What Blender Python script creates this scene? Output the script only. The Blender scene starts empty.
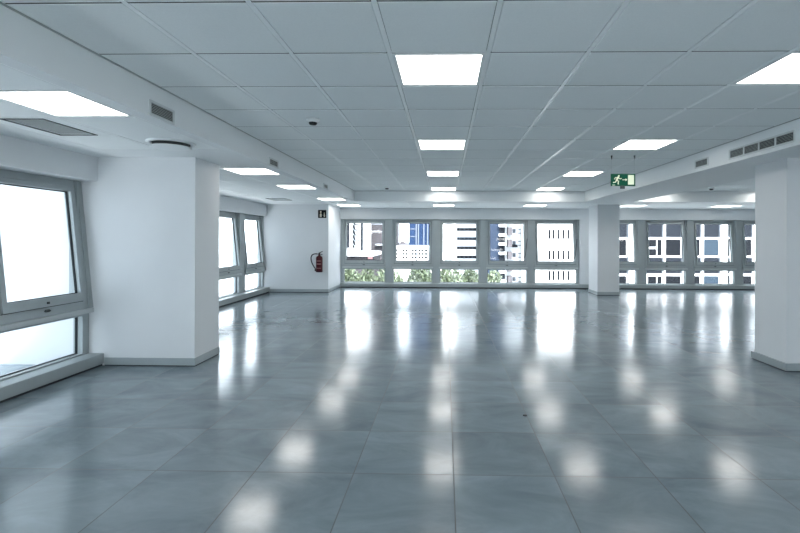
import bpy, bmesh, math, random
from mathutils import Vector, Matrix
random.seed(7)
S = bpy.context.scene
COL = S.collection
PI = math.pi

# ------------------------------------------------------------------ camera (fitted to the photograph)
F, YAW, ROLL, CX, CY, EYE = 453.29, -0.02096, 0.00404, 435.70, 238.94, 1.402
cam_d = bpy.data.cameras.new('camera')
cam = bpy.data.objects.new('camera', cam_d)
COL.objects.link(cam)
cam_d.sensor_fit = 'HORIZONTAL'
cam_d.sensor_width = 36.0
cam_d.lens = F * 36.0 / 800.0
cam_d.shift_x = (400.0 - CX) / 800.0
cam_d.shift_y = (CY - 266.5) / 800.0
cam_d.clip_start, cam_d.clip_end = 0.05, 600
fwd = Vector((math.sin(YAW), math.cos(YAW), 0))
right0 = Vector((math.cos(YAW), -math.sin(YAW), 0))
up0 = Vector((0, 0, 1))
cr, sr = math.cos(ROLL), math.sin(ROLL)
# image axes: a world point's (u, v-up) is turned by ROLL clockwise in the picture
R_ = right0 * cr + up0 * sr
U_ = up0 * cr - right0 * sr
cam.matrix_world = Matrix(((R_.x, U_.x, -fwd.x, 0), (R_.y, U_.y, -fwd.y, 0), (R_.z, U_.z, -fwd.z, EYE), (0, 0, 0, 1)))
S.camera = cam


def at(px, py, Y):
    """world X and Z seen at pixel (px, py) of the photograph at world depth Y"""
    a, b = px - CX, py - CY
    uu, vv = a * cr + b * sr, -a * sr + b * cr
    c, s = math.cos(YAW), math.sin(YAW)
    # x = Xc - Ys ; y = Xs + Yc ; uu = F x / y
    k = uu / F
    X = Y * (k * c + s) / (c - k * s)
    y = X * s + Y * c
    return X, EYE - vv * y / F


# ------------------------------------------------------------------ materials
def mat(name, color, rough=0.5, metal=0.0, spec=0.5, noise=0.0, nscale=8.0, bump=0.0, bscale=60.0):
    m = bpy.data.materials.new(name)
    m.use_nodes = True
    nt = m.node_tree
    b = nt.nodes['Principled BSDF']
    b.inputs['Base Color'].default_value = (*color, 1)
    b.inputs['Roughness'].default_value = rough
    b.inputs['Metallic'].default_value = metal
    b.inputs['Specular IOR Level'].default_value = spec
    tc = nt.nodes.new('ShaderNodeTexCoord')
    if noise > 0:
        n = nt.nodes.new('ShaderNodeTexNoise')
        n.inputs['Scale'].default_value = nscale
        n.inputs['Detail'].default_value = 4
        nt.links.new(tc.outputs['Object'], n.inputs['Vector'])
        r = nt.nodes.new('ShaderNodeValToRGB')
        lo = [max(0, c * (1 - noise)) for c in color]
        hi = [min(1, c * (1 + noise)) for c in color]
        r.color_ramp.elements[0].color = (*lo, 1)
        r.color_ramp.elements[1].color = (*hi, 1)
        r.color_ramp.elements[0].position = 0.3
        r.color_ramp.elements[1].position = 0.7
        nt.links.new(n.outputs['Fac'], r.inputs['Fac'])
        nt.links.new(r.outputs['Color'], b.inputs['Base Color'])
    if bump > 0:
        n2 = nt.nodes.new('ShaderNodeTexNoise')
        n2.inputs['Scale'].default_value = bscale
        nt.links.new(tc.outputs['Object'], n2.inputs['Vector'])
        bp = nt.nodes.new('ShaderNodeBump')
        bp.inputs['Strength'].default_value = bump
        bp.inputs['Distance'].default_value = 0.002
        nt.links.new(n2.outputs['Fac'], bp.inputs['Height'])
        nt.links.new(bp.outputs['Normal'], b.inputs['Normal'])
    return m


def emit_mat(name, color, strength):
    m = bpy.data.materials.new(name)
    m.use_nodes = True
    nt = m.node_tree
    nt.nodes.remove(nt.nodes['Principled BSDF'])
    e = nt.nodes.new('ShaderNodeEmission')
    e.inputs['Color'].default_value = (*color, 1)
    e.inputs['Strength'].default_value = strength
    nt.links.new(e.outputs[0], nt.nodes['Material Output'].inputs['Surface'])
    return m


def glass_mat():
    m = bpy.data.materials.new('clear_glass')
    m.use_nodes = True
    nt = m.node_tree
    nt.nodes.remove(nt.nodes['Principled BSDF'])
    t = nt.nodes.new('ShaderNodeBsdfTransparent')
    t.inputs['Color'].default_value = (0.95, 0.96, 0.962, 1)
    g = nt.nodes.new('ShaderNodeBsdfGlossy')
    g.inputs['Roughness'].default_value = 0.02
    lw = nt.nodes.new('ShaderNodeLayerWeight')
    lw.inputs['Blend'].default_value = 0.5
    pw = nt.nodes.new('ShaderNodeMath'); pw.operation = 'POWER'; pw.inputs[1].default_value = 5.0
    nt.links.new(lw.outputs['Facing'], pw.inputs[0])
    fr = nt.nodes.new('ShaderNodeMath'); fr.operation = 'MULTIPLY_ADD'; fr.inputs[1].default_value = 0.92; fr.inputs[2].default_value = 0.022
    nt.links.new(pw.outputs[0], fr.inputs[0])
    mx = nt.nodes.new('ShaderNodeMixShader')
    nt.links.new(fr.outputs[0], mx.inputs[0])
    nt.links.new(t.outputs[0], mx.inputs[1])
    nt.links.new(g.outputs[0], mx.inputs[2])
    nt.links.new(mx.outputs[0], nt.nodes['Material Output'].inputs['Surface'])
    return m


def floor_mat(x0, y0, p):
    m = bpy.data.materials.new('grey_polished_floor_tiles')
    m.use_nodes = True
    nt = m.node_tree
    N, L = nt.nodes, nt.links
    b = N['Principled BSDF']

    def math_(op, a, c=None):
        n = N.new('ShaderNodeMath'); n.operation = op
        for i, v in enumerate((a, c)):
            if v is None: continue
            if isinstance(v, (int, float)): n.inputs[i].default_value = v
            else: L.new(v, n.inputs[i])
        return n.outputs[0]

    def vmath(op, a, c=None, out=0):
        n = N.new('ShaderNodeVectorMath'); n.operation = op
        for i, v in enumerate((a, c)):
            if v is None: continue
            if isinstance(v, tuple): n.inputs[i].default_value = v
            else: L.new(v, n.inputs[i])
        return n.outputs[out]
    geo = N.new('ShaderNodeNewGeometry')
    P = geo.outputs['Position']
    uv = vmath('MULTIPLY', vmath('SUBTRACT', P, (x0, y0, 0)), (1 / p, 1 / p, 0))
    cell = vmath('FLOOR', uv)
    fr = vmath('FRACTION', uv)
    # random per tile
    wn = N.new('ShaderNodeTexWhiteNoise'); wn.noise_dimensions = '2D'
    L.new(cell, wn.inputs['Vector'])
    # distance to the nearest joint
    cent = vmath('ABSOLUTE', vmath('SUBTRACT', fr, (0.5, 0.5, 0.5)))
    sp = N.new('ShaderNodeSeparateXYZ'); L.new(cent, sp.inputs[0])
    edge = math_('MAXIMUM', sp.outputs[0], sp.outputs[1])
    # joint strength wavers along the floor
    jn = N.new('ShaderNodeTexNoise'); jn.inputs['Scale'].default_value = 0.9
    L.new(P, jn.inputs['Vector'])
    seam = math_('GREATER_THAN', edge, 0.5 - 0.0052)
    # cloudy, slightly streaked mineral pattern, shifted on every tile
    off = vmath('MULTIPLY', wn.outputs['Color'], (37.0, 23.0, 11.0))
    cp = vmath('ADD', vmath('MULTIPLY', P, (1.1, 1.9, 1.0)), off)
    n1 = N.new('ShaderNodeTexNoise'); n1.inputs['Scale'].default_value = 1.6
    n1.inputs['Detail'].default_value = 7; n1.inputs['Roughness'].default_value = 0.62; n1.inputs['Distortion'].default_value = 0.6
    L.new(cp, n1.inputs['Vector'])
    ramp = N.new('ShaderNodeValToRGB')
    e = ramp.color_ramp.elements
    e[0].position, e[0].color = 0.28, (FLOOR_LO[0], FLOOR_LO[1], FLOOR_LO[2], 1)
    e[1].position, e[1].color = 0.74, (FLOOR_HI[0], FLOOR_HI[1], FLOOR_HI[2], 1)
    L.new(n1.outputs['Fac'], ramp.inputs['Fac'])
    tone = math_('ADD', math_('MULTIPLY', wn.outputs['Value'], 0.16), 0.92)
    tc = N.new('ShaderNodeMix'); tc.data_type = 'RGBA'; tc.blend_type = 'MULTIPLY'; tc.inputs[0].default_value = 1
    L.new(ramp.outputs[0], tc.inputs[6])
    cb = N.new('ShaderNodeCombineColor')
    for i in range(3): L.new(tone, cb.inputs[i])
    L.new(cb.outputs[0], tc.inputs[7])
    mx = N.new('ShaderNodeMix'); mx.data_type = 'RGBA'
    L.new(math_('MULTIPLY', seam, math_('ADD', math_('MULTIPLY', jn.outputs['Fac'], 0.8), 0.5)), mx.inputs[0])
    L.new(tc.outputs[2], mx.inputs[6]); mx.inputs[7].default_value = (0.022, 0.028, 0.032, 1)
    L.new(mx.outputs[2], b.inputs['Base Color'])
    # wear in the polish
    n2 = N.new('ShaderNodeTexNoise'); n2.inputs['Scale'].default_value = 1.3; n2.inputs['Detail'].default_value = 5
    L.new(cp, n2.inputs['Vector'])
    ro = math_('ADD', math_('MULTIPLY', n2.outputs['Fac'], 0.10), FLOOR_ROUGH)
    ro = math_('ADD', ro, math_('MULTIPLY', seam, 0.35))
    L.new(ro, b.inputs['Roughness'])
    b.inputs['Specular IOR Level'].default_value = FLOOR_SPEC
    # every tile lies a hair out of level
    tilt = vmath('MULTIPLY', vmath('SUBTRACT', wn.outputs['Color'], (0.5, 0.5, 0.5)), (0.0045, 0.0045, 0.0))
    nrm = vmath('NORMALIZE', vmath('ADD', geo.outputs['Normal'], tilt))
    n3 = N.new('ShaderNodeTexNoise'); n3.inputs['Scale'].default_value = 5; n3.inputs['Detail'].default_value = 3
    L.new(P, n3.inputs['Vector'])
    bp = N.new('ShaderNodeBump'); bp.inputs['Strength'].default_value = 0.006; bp.inputs['Distance'].default_value = 0.003
    L.new(n3.outputs['Fac'], bp.inputs['Height']); L.new(nrm, bp.inputs['Normal'])
    L.new(bp.outputs[0], b.inputs['Normal'])
    return m


FLOOR_LO, FLOOR_HI, FLOOR_ROUGH, FLOOR_SPEC = (0.118, 0.156, 0.180), (0.222, 0.272, 0.300), 0.105, 0.58
PANEL = 5.9
M = {
    'paint': mat('white_wall_paint', (0.675, 0.70, 0.718), 0.62, noise=0.012, nscale=3, bump=0.05, bscale=180),
    'plaster': mat('white_plasterboard', (0.79, 0.82, 0.83), 0.65, noise=0.012, nscale=2, bump=0.04, bscale=150),
    'tile': mat('mineral_ceiling_tile', (0.86, 0.895, 0.90), 0.85, noise=0.02, nscale=120, bump=0.15, bscale=260),
    'runner': mat('ceiling_runner', (0.90, 0.93, 0.94), 0.4),
    'joint': mat('dark_tile_joint', (0.07, 0.078, 0.082), 0.8),
    'void': mat('dark_ceiling_void', (0.04, 0.045, 0.05), 0.9),
    'base': mat('grey_baseboard', (0.33, 0.375, 0.395), 0.42, noise=0.03, nscale=6),
    'gap': mat('dark_shadow_joint', (0.02, 0.022, 0.025), 0.8),
    'metal': mat('grey_window_metal', (0.335, 0.375, 0.385), 0.42, 0.25, noise=0.03, nscale=5),
    'metal_light': mat('pale_window_ledge', (0.46, 0.50, 0.51), 0.40, 0.2, noise=0.02),
    'gasket': mat('black_rubber_gasket', (0.025, 0.03, 0.033), 0.6, spec=0.1),
    'handle': mat('dark_handle_metal', (0.07, 0.08, 0.085), 0.35, 0.6),
    'glass': glass_mat(),
    'lamp_frame': mat('white_lamp_frame', (0.80, 0.83, 0.84), 0.4),
    'lamp': emit_mat('lit_lamp_diffuser', (1.0, 0.985, 0.95), PANEL),
    'white_plastic': mat('white_plastic', (0.72, 0.75, 0.76), 0.4),
    'dark_plastic': mat('dark_plastic', (0.035, 0.038, 0.04), 0.45, spec=0.1),
    'vent': mat('grey_vent_blade', (0.36, 0.39, 0.385), 0.45),
    'vent_frame': mat('pale_vent_frame', (0.62, 0.655, 0.66), 0.5),
    'vent_mid': mat('grille_grey_inside', (0.42, 0.45, 0.44), 0.8),
    'vent_dark': mat('vent_dark_inside', (0.03, 0.035, 0.035), 0.8),
    'red': mat('red_enamel', (0.055, 0.004, 0.008), 0.3, spec=0.2),
    'red_dark': mat('dark_red_base', (0.035, 0.008, 0.012), 0.4, spec=0.1),
    'label': mat('extinguisher_print', (0.45, 0.22, 0.22), 0.5),
    'rubber': mat('black_hose_rubber', (0.02, 0.022, 0.025), 0.5, spec=0.1),
    'green': mat('exit_sign_green', (0.002, 0.075, 0.040), 0.6, spec=0.15),
    'glow': mat('pale_sign_print', (0.80, 0.86, 0.66), 0.5),
    'sign_black': mat('black_sign_board', (0.012, 0.012, 0.013), 0.4, spec=0.1),
    'cream': mat('cream_sign_print', (0.74, 0.66, 0.52), 0.5),
    # outside
    'bwhite': mat('white_facade', (0.80, 0.81, 0.82), 0.8, noise=0.02, nscale=0.6),
    'bcool': mat('cool_pale_facade', (0.21, 0.235, 0.26), 0.85, noise=0.015, nscale=0.3),
    'bpale': mat('pale_pinkish_facade', (0.2, 0.175, 0.178), 0.8, noise=0.05, nscale=0.8),
    'bmauve': mat('mauve_grey_facade', (0.042, 0.04, 0.045), 0.8, noise=0.06, nscale=0.6, spec=0.08),
    'bgrey': mat('grey_spandrel', (0.009, 0.0115, 0.016), 0.7, noise=0.05, nscale=1.5, spec=0.08),
    'bstone': mat('light_grey_sill', (0.1, 0.112, 0.13), 0.8),
    'bblue': mat('blue_glazed_facade', (0.012, 0.024, 0.056), 0.35, noise=0.12, nscale=0.5, spec=0.08),
    'bblue2': mat('blue_painted_facade', (0.019, 0.028, 0.047), 0.5, noise=0.06, nscale=0.4, spec=0.08),
    'bglass': mat('dark_window_glass', (0.004, 0.005, 0.007), 0.3, spec=0.08),
    'bglass2': mat('blue_grey_window_glass', (0.018, 0.028, 0.04), 0.3, spec=0.08),
    'bline': mat('pale_tower_line', (0.08, 0.095, 0.125), 0.5, spec=0.08),
    'asphalt': mat('street_asphalt', (0.40, 0.405, 0.41), 0.9, noise=0.15, nscale=0.4),
    'paving': mat('pale_yard_paving', (0.50, 0.51, 0.52), 0.9, noise=0.03, nscale=0.5),
    'bark': mat('tree_bark', (0.10, 0.075, 0.055), 0.9, noise=0.2, nscale=6),
}


def leaf_mat(name, a, b):
    m = mat(name, a, 0.6, noise=0.0)
    nt = m.node_tree
    n = nt.nodes.new('ShaderNodeTexNoise'); n.inputs['Scale'].default_value = 2.2; n.inputs['Detail'].default_value = 4
    tc = nt.nodes.new('ShaderNodeTexCoord'); nt.links.new(tc.outputs['Object'], n.inputs['Vector'])
    r = nt.nodes.new('ShaderNodeValToRGB')
    r.color_ramp.elements[0].position, r.color_ramp.elements[0].color = 0.35, (*a, 1)
    r.color_ramp.elements[1].position, r.color_ramp.elements[1].color = 0.65, (*b, 1)
    nt.links.new(n.outputs['Fac'], r.inputs['Fac'])
    nt.links.new(r.outputs['Color'], nt.nodes['Principled BSDF'].inputs['Base Color'])
    return m


M['leaf'] = leaf_mat('green_tree_leaf', (0.028, 0.043, 0.022), (0.062, 0.085, 0.046))
M['leaf2'] = leaf_mat('pale_green_tree_leaf', (0.045, 0.065, 0.036), (0.10, 0.125, 0.074))


# ------------------------------------------------------------------ mesh builder
class MB:
    def __init__(self):
        self.bm = bmesh.new()

    def box(self, a, b, mtx=None, bevel=0.0):
        x0, y0, z0 = (min(a[i], b[i]) for i in range(3))
        x1, y1, z1 = (max(a[i], b[i]) for i in range(3))
        cs = [(x0, y0, z0), (x1, y0, z0), (x1, y1, z0), (x0, y1, z0), (x0, y0, z1), (x1, y0, z1), (x1, y1, z1), (x0, y1, z1)]
        vs = [self.bm.verts.new(c) for c in cs]
        fs = [self.bm.faces.new([vs[i] for i in q]) for q in ((0, 3, 2, 1), (4, 5, 6, 7), (0, 1, 5, 4), (1, 2, 6, 5), (2, 3, 7, 6), (3, 0, 4, 7))]
        if bevel > 0:
            ed = {e for f in fs for e in f.edges}
            r = bmesh.ops.bevel(self.bm, geom=list(ed), offset=bevel, segments=2, affect='EDGES', profile=0.5)
            vs = list({v for f in r['faces'] for v in f.verts} | {v for v in vs if v.is_valid})
        if mtx is not None:
            bmesh.ops.transform(self.bm, matrix=mtx, verts=vs)
        return self

    def tile(self, x0, y0, x1, y1, z, h=0.014, c=0.004):
        """a ceiling tile with a small chamfer round its lower face"""
        B = self.bm.verts.new
        lo = [B((x0 + c, y0 + c, z)), B((x1 - c, y0 + c, z)), B((x1 - c, y1 - c, z)), B((x0 + c, y1 - c, z))]
        mi = [B((x0, y0, z + c)), B((x1, y0, z + c)), B((x1, y1, z + c)), B((x0, y1, z + c))]
        hi = [B((x0, y0, z + h)), B((x1, y0, z + h)), B((x1, y1, z + h)), B((x0, y1, z + h))]
        nf = self.bm.faces.new
        nf(lo[::-1]); nf(hi)
        for i in range(4):
            j = (i + 1) % 4
            nf([lo[i], lo[j], mi[j], mi[i]]); nf([mi[i], mi[j], hi[j], hi[i]])
        return self

    def frame(self, x0, z0, x1, z1, w, y0, y1, mtx=None, wt=None, wb=None):
        """rectangular ring in the local xz plane, bars of width w, between y0 and y1"""
        wt = w if wt is None else wt
        wb = w if wb is None else wb
        self.box((x0, y0, z0), (x0 + w, y1, z1), mtx)
        self.box((x1 - w, y0, z0), (x1, y1, z1), mtx)
        self.box((x0 + w, y0, z1 - wt), (x1 - w, y1, z1), mtx)
        self.box((x0 + w, y0, z0), (x1 - w, y1, z0 + wb), mtx)
        return self

    def lathe(self, prof, n=24, mtx=None):
        rings = []
        for r, z in prof:
            if r < 1e-6:
                rings.append([self.bm.verts.new((0, 0, z))])
            else:
                rings.append([self.bm.verts.new((r * math.cos(2 * PI * i / n), r * math.sin(2 * PI * i / n), z)) for i in range(n)])
        fs = []
        for a, b in zip(rings, rings[1:]):
            for i in range(n):
                j = (i + 1) % n
                q = []
                if len(a) == 1 and len(b) == 1: continue
                if len(a) == 1: q = [a[0], b[j], b[i]]
                elif len(b) == 1: q = [a[i], a[j], b[0]]
                else: q = [a[i], a[j], b[j], b[i]]
                f = self.bm.faces.new(q); f.smooth = True; fs.append(f)
        if mtx is not None:
            bmesh.ops.transform(self.bm, matrix=mtx, verts=[v for r in rings for v in r])
        return self

    def tube(self, pts, r, n=8):
        pts = [Vector(p) for p in pts]
        rings = []
        for i, p in enumerate(pts):
            d = (pts[min(i + 1, len(pts) - 1)] - pts[max(i - 1, 0)]).normalized()
            a = d.orthogonal().normalized() if i == 0 else (prev - d * prev.dot(d)).normalized()
            prev = a
            b = d.cross(a)
            rr = r[i] if isinstance(r, (list, tuple)) else r
            rings.append([self.bm.verts.new(p + (a * math.cos(2 * PI * k / n) + b * math.sin(2 * PI * k / n)) * rr) for k in range(n)])
        for a, b in zip(rings, rings[1:]):
            for k in range(n):
                f = self.bm.faces.new([a[k], a[(k + 1) % n], b[(k + 1) % n], b[k]]); f.smooth = True
        self.bm.faces.new(rings[0][::-1]); self.bm.faces.new(rings[-1])
        return self

    def poly(self, pts, y0, y1):
        """extrude an outline given in xz between y0 and y1"""
        a = [self.bm.verts.new((x, y0, z)) for x, z in pts]
        b = [self.bm.verts.new((x, y1, z)) for x, z in pts]
        n = len(pts)
        self.bm.faces.new(a); self.bm.faces.new(b[::-1])
        for i in range(n):
            j = (i + 1) % n
            self.bm.faces.new([a[j], a[i], b[i], b[j]])
        return self

    def build(self, name, m, parent=None, loc=None):
        bmesh.ops.recalc_face_normals(self.bm, faces=self.bm.faces)
        me = bpy.data.meshes.new(name)
        self.bm.to_mesh(me); self.bm.free()
        me.materials.append(M[m] if isinstance(m, str) else m)
        o = bpy.data.objects.new(name, me)
        COL.objects.link(o)
        if parent is not None: o.parent = parent
        if loc is not None: o.location = loc
        return o


def tag(o, label=None, cat=None, group=None, kind=None):
    if label: o['label'] = label
    if cat: o['category'] = cat
    if group: o['group'] = group
    if kind: o['kind'] = kind
    return o


def empty(name, loc=(0, 0, 0), rz=0.0):
    o = bpy.data.objects.new(name, None)
    COL.objects.link(o)
    o.location = loc; o.rotation_euler = (0, 0, rz)
    o.empty_display_size = 0.1
    return o


def copy_tree(o, parent=None):
    c = o.copy(); COL.objects.link(c)
    if parent is not None: c.parent = parent
    for ch in list(o.children):
        copy_tree(ch, c)
    return c


def struct(mb, name, m, label, cat):
    return tag(mb.build(name, m), label, cat, kind='structure')


# ------------------------------------------------------------------ main dimensions
HC, HS = 2.529, 2.285                 # tiled ceiling, lowered ceiling and beam soffits
OX, OY, P = -0.343, 2.746, 0.6        # lattice of the main ceiling
BL, BR = OX - 3 * P, OX + 6 * P       # faces of the two long beams
YB = 10.66                            # face of the far cross beam
YF = 13.0                             # far facade
YK = -3.0                             # wall behind the camera
XR = 9.9
XB2 = 4.38                            # right side of the right beam
HEAD = 1.985
HEADL = 2.02                          # underside of the wall above the windows
ROOF = 2.62

# ------------------------------------------------------------------ floor
fx0, fy0, fp = -1.138, 2.697, 0.597
struct(MB().box((-4.9, YK - 0.2, -0.25), (XR + 0.2, YF + 0.2, 0.0)), 'floor', floor_mat(fx0, fy0, fp),
       'glossy bluish grey tiled floor running through the whole empty office', 'floor')
pl = MB().lathe([(0.0, 0.006), (0.014, 0.006), (0.017, 0.004), (0.018, 0.0), (0.0, 0.0)], 16)
tag(pl.build('floor_plug', 'dark_plastic', loc=(0.64, 3.62, 0.0005)), 'tiny dark round plug lying in the middle of the grey floor', 'floor plug')

# ------------------------------------------------------------------ walls
BW = [(-2.6 + 1.386 * k, -2.6 + 1.386 * k + 1.19) for k in range(6)]  # invented window bays behind the camera, lighting the near ceiling and pillars
w = MB().box((-4.9, YK - 0.3, HEAD), (XR + 0.2, YK, ROOF)).box((-4.9, YK - 0.3, 0), (BW[0][0], YK, HEAD)).box((BW[-1][1], YK - 0.3, 0), (XR + 0.2, YK, HEAD))
struct(w, 'wall_back', 'paint', 'plain white wall closing the office behind the viewer', 'wall')
struct(MB().box((XR, YK, 0), (XR + 0.2, YF + 0.2, ROOF)), 'wall_right', 'paint', 'plain white end wall far beyond the right pillar', 'wall')
XL1, XL2 = -3.82, -4.64               # faces of the two window walls on the left
w = MB().box((XL1 - 0.30, YK, HEADL), (XL1, 4.90, ROOF))
struct(w, 'wall_left', 'paint', 'white wall strip above the large left window beside the near pillar', 'wall')
w = MB().box((XL2 - 0.30, 5.43, HEAD), (XL2, 11.70, ROOF))
struct(w, 'wall_left_rear', 'paint', 'white wall strip above the two windows behind the left pillar', 'wall')
w = MB().box((-4.90, 11.70, 0), (-3.03, YF + 0.2, ROOF))
struct(w, 'wall_corner', 'paint', 'white wall corner that carries the fire extinguisher', 'wall')
w = MB().box((-3.03, YF, HEAD - 0.015), (XR, YF + 0.30, ROOF))
w.box((3.84, YF, 0.0), (4.245, YF + 0.30, HEAD - 0.015))
struct(w, 'wall_far', 'paint', 'white wall strip above the row of far windows', 'wall')

# pillars
struct(MB().box((-4.90, 4.90, 0), (-2.735, 5.43, HS + 0.05)), 'pillar', 'paint', 'broad white pillar on the left between the near window and the rear windows', 'pillar')
struct(MB().box((3.66, 4.935, 0), (4.225, 5.435, HS + 0.05)), 'pillar', 'paint', 'square white pillar near the right edge under the long slotted grille', 'pillar')
struct(MB().box((3.84, 11.50, 0), (4.385, 12.20, HS + 0.05)), 'pillar', 'paint', 'square white pillar standing between the far windows and the courtyard windows', 'pillar')


def skirting(name, pts, label, closed=False, h=0.088, t=0.012):
    """grey baseboard with a dark shadow joint under it along a run of wall corners (room on the left of the run)"""
    root = MB(); gap = MB()
    n = len(pts)
    offs = []
    segs = n if closed else n - 1
    nrm = []
    for i in range(segs):
        a, b = Vector(pts[i]), Vector(pts[(i + 1) % n])
        d = (b - a).normalized()
        nrm.append(Vector((-d.y, d.x)))

    def off(i, k):
        if closed: n0, n1 = nrm[(i - 1) % n], nrm[i % n]
        else: n0, n1 = nrm[max(i - 1, 0)], nrm[min(i, segs - 1)]
        if (n0 - n1).length < 1e-6: v = n0 * k
        else: v = (n0 + n1) * k
        return Vector(pts[i % n]) + v
    for mb, z0, z1, k in ((root, 0.010, h, t), (gap, 0.0, 0.010, t * 0.5)):
        for i in range(segs):
            a, b = Vector(pts[i]), Vector(pts[(i + 1) % n])
            c, d = off(i + 1, k), off(i, k)
            lo = [mb.bm.verts.new((q.x, q.y, z0)) for q in (a, b, c, d)]
            hi = [mb.bm.verts.new((q.x, q.y, z1)) for q in (a, b, c, d)]
            mb.bm.faces.new(lo[::-1]); mb.bm.faces.new(hi)
            for e in range(4):
                g = (e + 1) % 4
                mb.bm.faces.new([lo[e], lo[g], hi[g], hi[e]])
    o = struct(root, name, 'base', label, 'baseboard')
    gap.build('shadow_joint', 'gap', o)
    return o


skirting('baseboard_left', [(-2.735, 5.43), (-2.735, 4.90), (-3.73, 4.90)], 'grey baseboard round the foot of the broad left pillar')
skirting('baseboard_corner', [(-3.03, YF), (-3.03, 11.70), (-4.56, 11.70)], 'grey baseboard under the fire extinguisher wall')
skirting('baseboard_right', [(3.66, 5.435), (4.225, 5.435), (4.225, 4.935), (3.66, 4.935)], 'grey baseboard round the foot of the right pillar', True, t=0.026)
skirting('baseboard_middle', [(3.84, 12.20), (4.385, 12.20), (4.385, 11.50), (3.84, 11.50)], 'grey baseboard round the foot of the pillar between the far windows', True)


# ------------------------------------------------------------------ ceilings
def field(name, xs, ys, z, holes, label, runner=0.026):
    t = MB(); r = MB(); v = MB()
    for i in range(len(xs) - 1):
        for j in range(len(ys) - 1):
            if (i, j) in holes: continue
            t.tile(xs[i] + runner / 2 + 0.003, ys[j] + 0.005, xs[i + 1] - runner / 2 - 0.003, ys[j + 1] - 0.005, z)
    for x in xs:
        r.box((x - runner / 2, ys[0], z + 0.001), (x + runner / 2, ys[-1], z + 0.010))
    v.box((xs[0] - 0.02, ys[0], z + 0.0145), (xs[-1] + 0.02, ys[-1], z + 0.06))
    o = struct(t, name, 'tile', label, 'ceiling')
    k = MB()
    for i in range(len(xs) - 1):
        for j in range(1, len(ys) - 1):
            if (i, j) in holes or (i, j - 1) in holes: continue
            k.box((xs[i] + runner / 2, ys[j] - 0.005, z + 0.0015), (xs[i + 1] - runner / 2, ys[j] + 0.005, z + 0.006))
    k.build('cross_joint', 'joint', o)
    r.build('runner', 'runner', o)
    # the dark void stops short of the lamps
    v.bm.free()
    vv = MB()
    for i in range(len(xs) - 1):
        for j in range(len(ys) - 1):
            if (i, j) in holes: continue
            vv.box((xs[i], ys[j], z + 0.0145), (xs[i + 1], ys[j + 1], z + 0.05))
    vv.build('void', 'void', o)
    return o


LIGHTS = []   # (x, y, z, label, group)
ORD = ['first', 'second', 'third', 'fourth', 'fifth', 'sixth', 'seventh', 'eighth']

# main field between the beams
xs = [OX + P * i for i in range(-3, 7)]
ys = [OY + P * j for j in range(-9, 14)]
holes = set()
for i, nm in ((0, 'middle'), (4, 'right-hand')):
    for n, j in enumerate((0, 4, 8, 12)):
        holes.add((i + 3, j + 9))
        where = {'middle': 'in the middle row over the empty floor', 'right-hand': 'in the row along the right beam'}[nm]
        LIGHTS.append((OX + P * (i + .5), OY + P * (j + .5), HC, f'{ORD[n]} square ceiling light from the viewer {where}', 'lit ceiling lights in the main tiled ceiling'))
    holes.add((i + 3, 9 - 4))  # unseen lamp added to brighten the near end
    LIGHTS.append((OX + P * (i + .5), OY + P * (-4 + .5), HC, f'unseen square ceiling light added overhead for brightness {where}', 'lit ceiling lights in the main tiled ceiling'))
field('ceiling', xs, ys, HC, holes, 'main suspended ceiling of grey white tiles between the two long beams')

# right recess
xs = [XB2 + 0.005, 4.62] + [4.62 + P * i for i in range(1, 9)] + [XR]
ys = [OY + P * j for j in range(-9, 14)]
holes = set()
for i, nm in ((1, 'nearer'), (5, 'farther')):
    for n, j in enumerate((0, 4, 8, 12)):
        holes.add((i, j + 9))
        LIGHTS.append((xs[i] + P / 2, OY + P * (j + .5), HC, f'{ORD[n]} square ceiling light of the {nm} row beyond the right beam', 'lit ceiling lights beyond the right beam'))
field('ceiling_right', xs, ys, HC, holes, 'suspended tile ceiling beyond the right beam by the courtyard windows')

# left lowered field by the near window
LY = 2.67
xs = [-3.455, -2.855, -2.255]
ys = [LY + P * k for k in range(-9, 4)]
holes = {(1, 9), (1, 5)}
LIGHTS.append((-2.56, LY + .3, HS, 'large square ceiling light by the near left window', 'lit ceiling lights in the lowered left ceiling'))
LIGHTS.append((-2.56, LY + .3 - 4 * P, HS, 'unseen square ceiling light added overhead left for brightness', 'lit ceiling lights in the lowered left ceiling'))  # put in out of view for more light on the left
holes.add((0, 10))   # return air grille
holes.add((1, 11))   # round diffuser tile
field('ceiling_left', xs, ys, HS, holes, 'lowered tile ceiling by the near left window with the square grille')
# left lowered field in the rear bay
xs = [-4.055, -3.455, -2.855, -2.255]
ys = [LY + P * k for k in range(5, 15)]
LROW = [(5, 6.02), (8, 7.82), (12, 10.22)]
holes = set()
for n, (k, yy) in enumerate(LROW):
    holes.add((2, k - 5))
    LIGHTS.append((-2.56, LY + P * k + .3, HS, f'{ORD[n]} square ceiling light behind the left pillar along the beam', 'lit ceiling lights in the lowered left ceiling'))
holes.add((0, 12 - 5))
field('ceiling_left_rear', xs, ys, HS, holes, 'lowered tile ceiling in the bay behind the left pillar')
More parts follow.
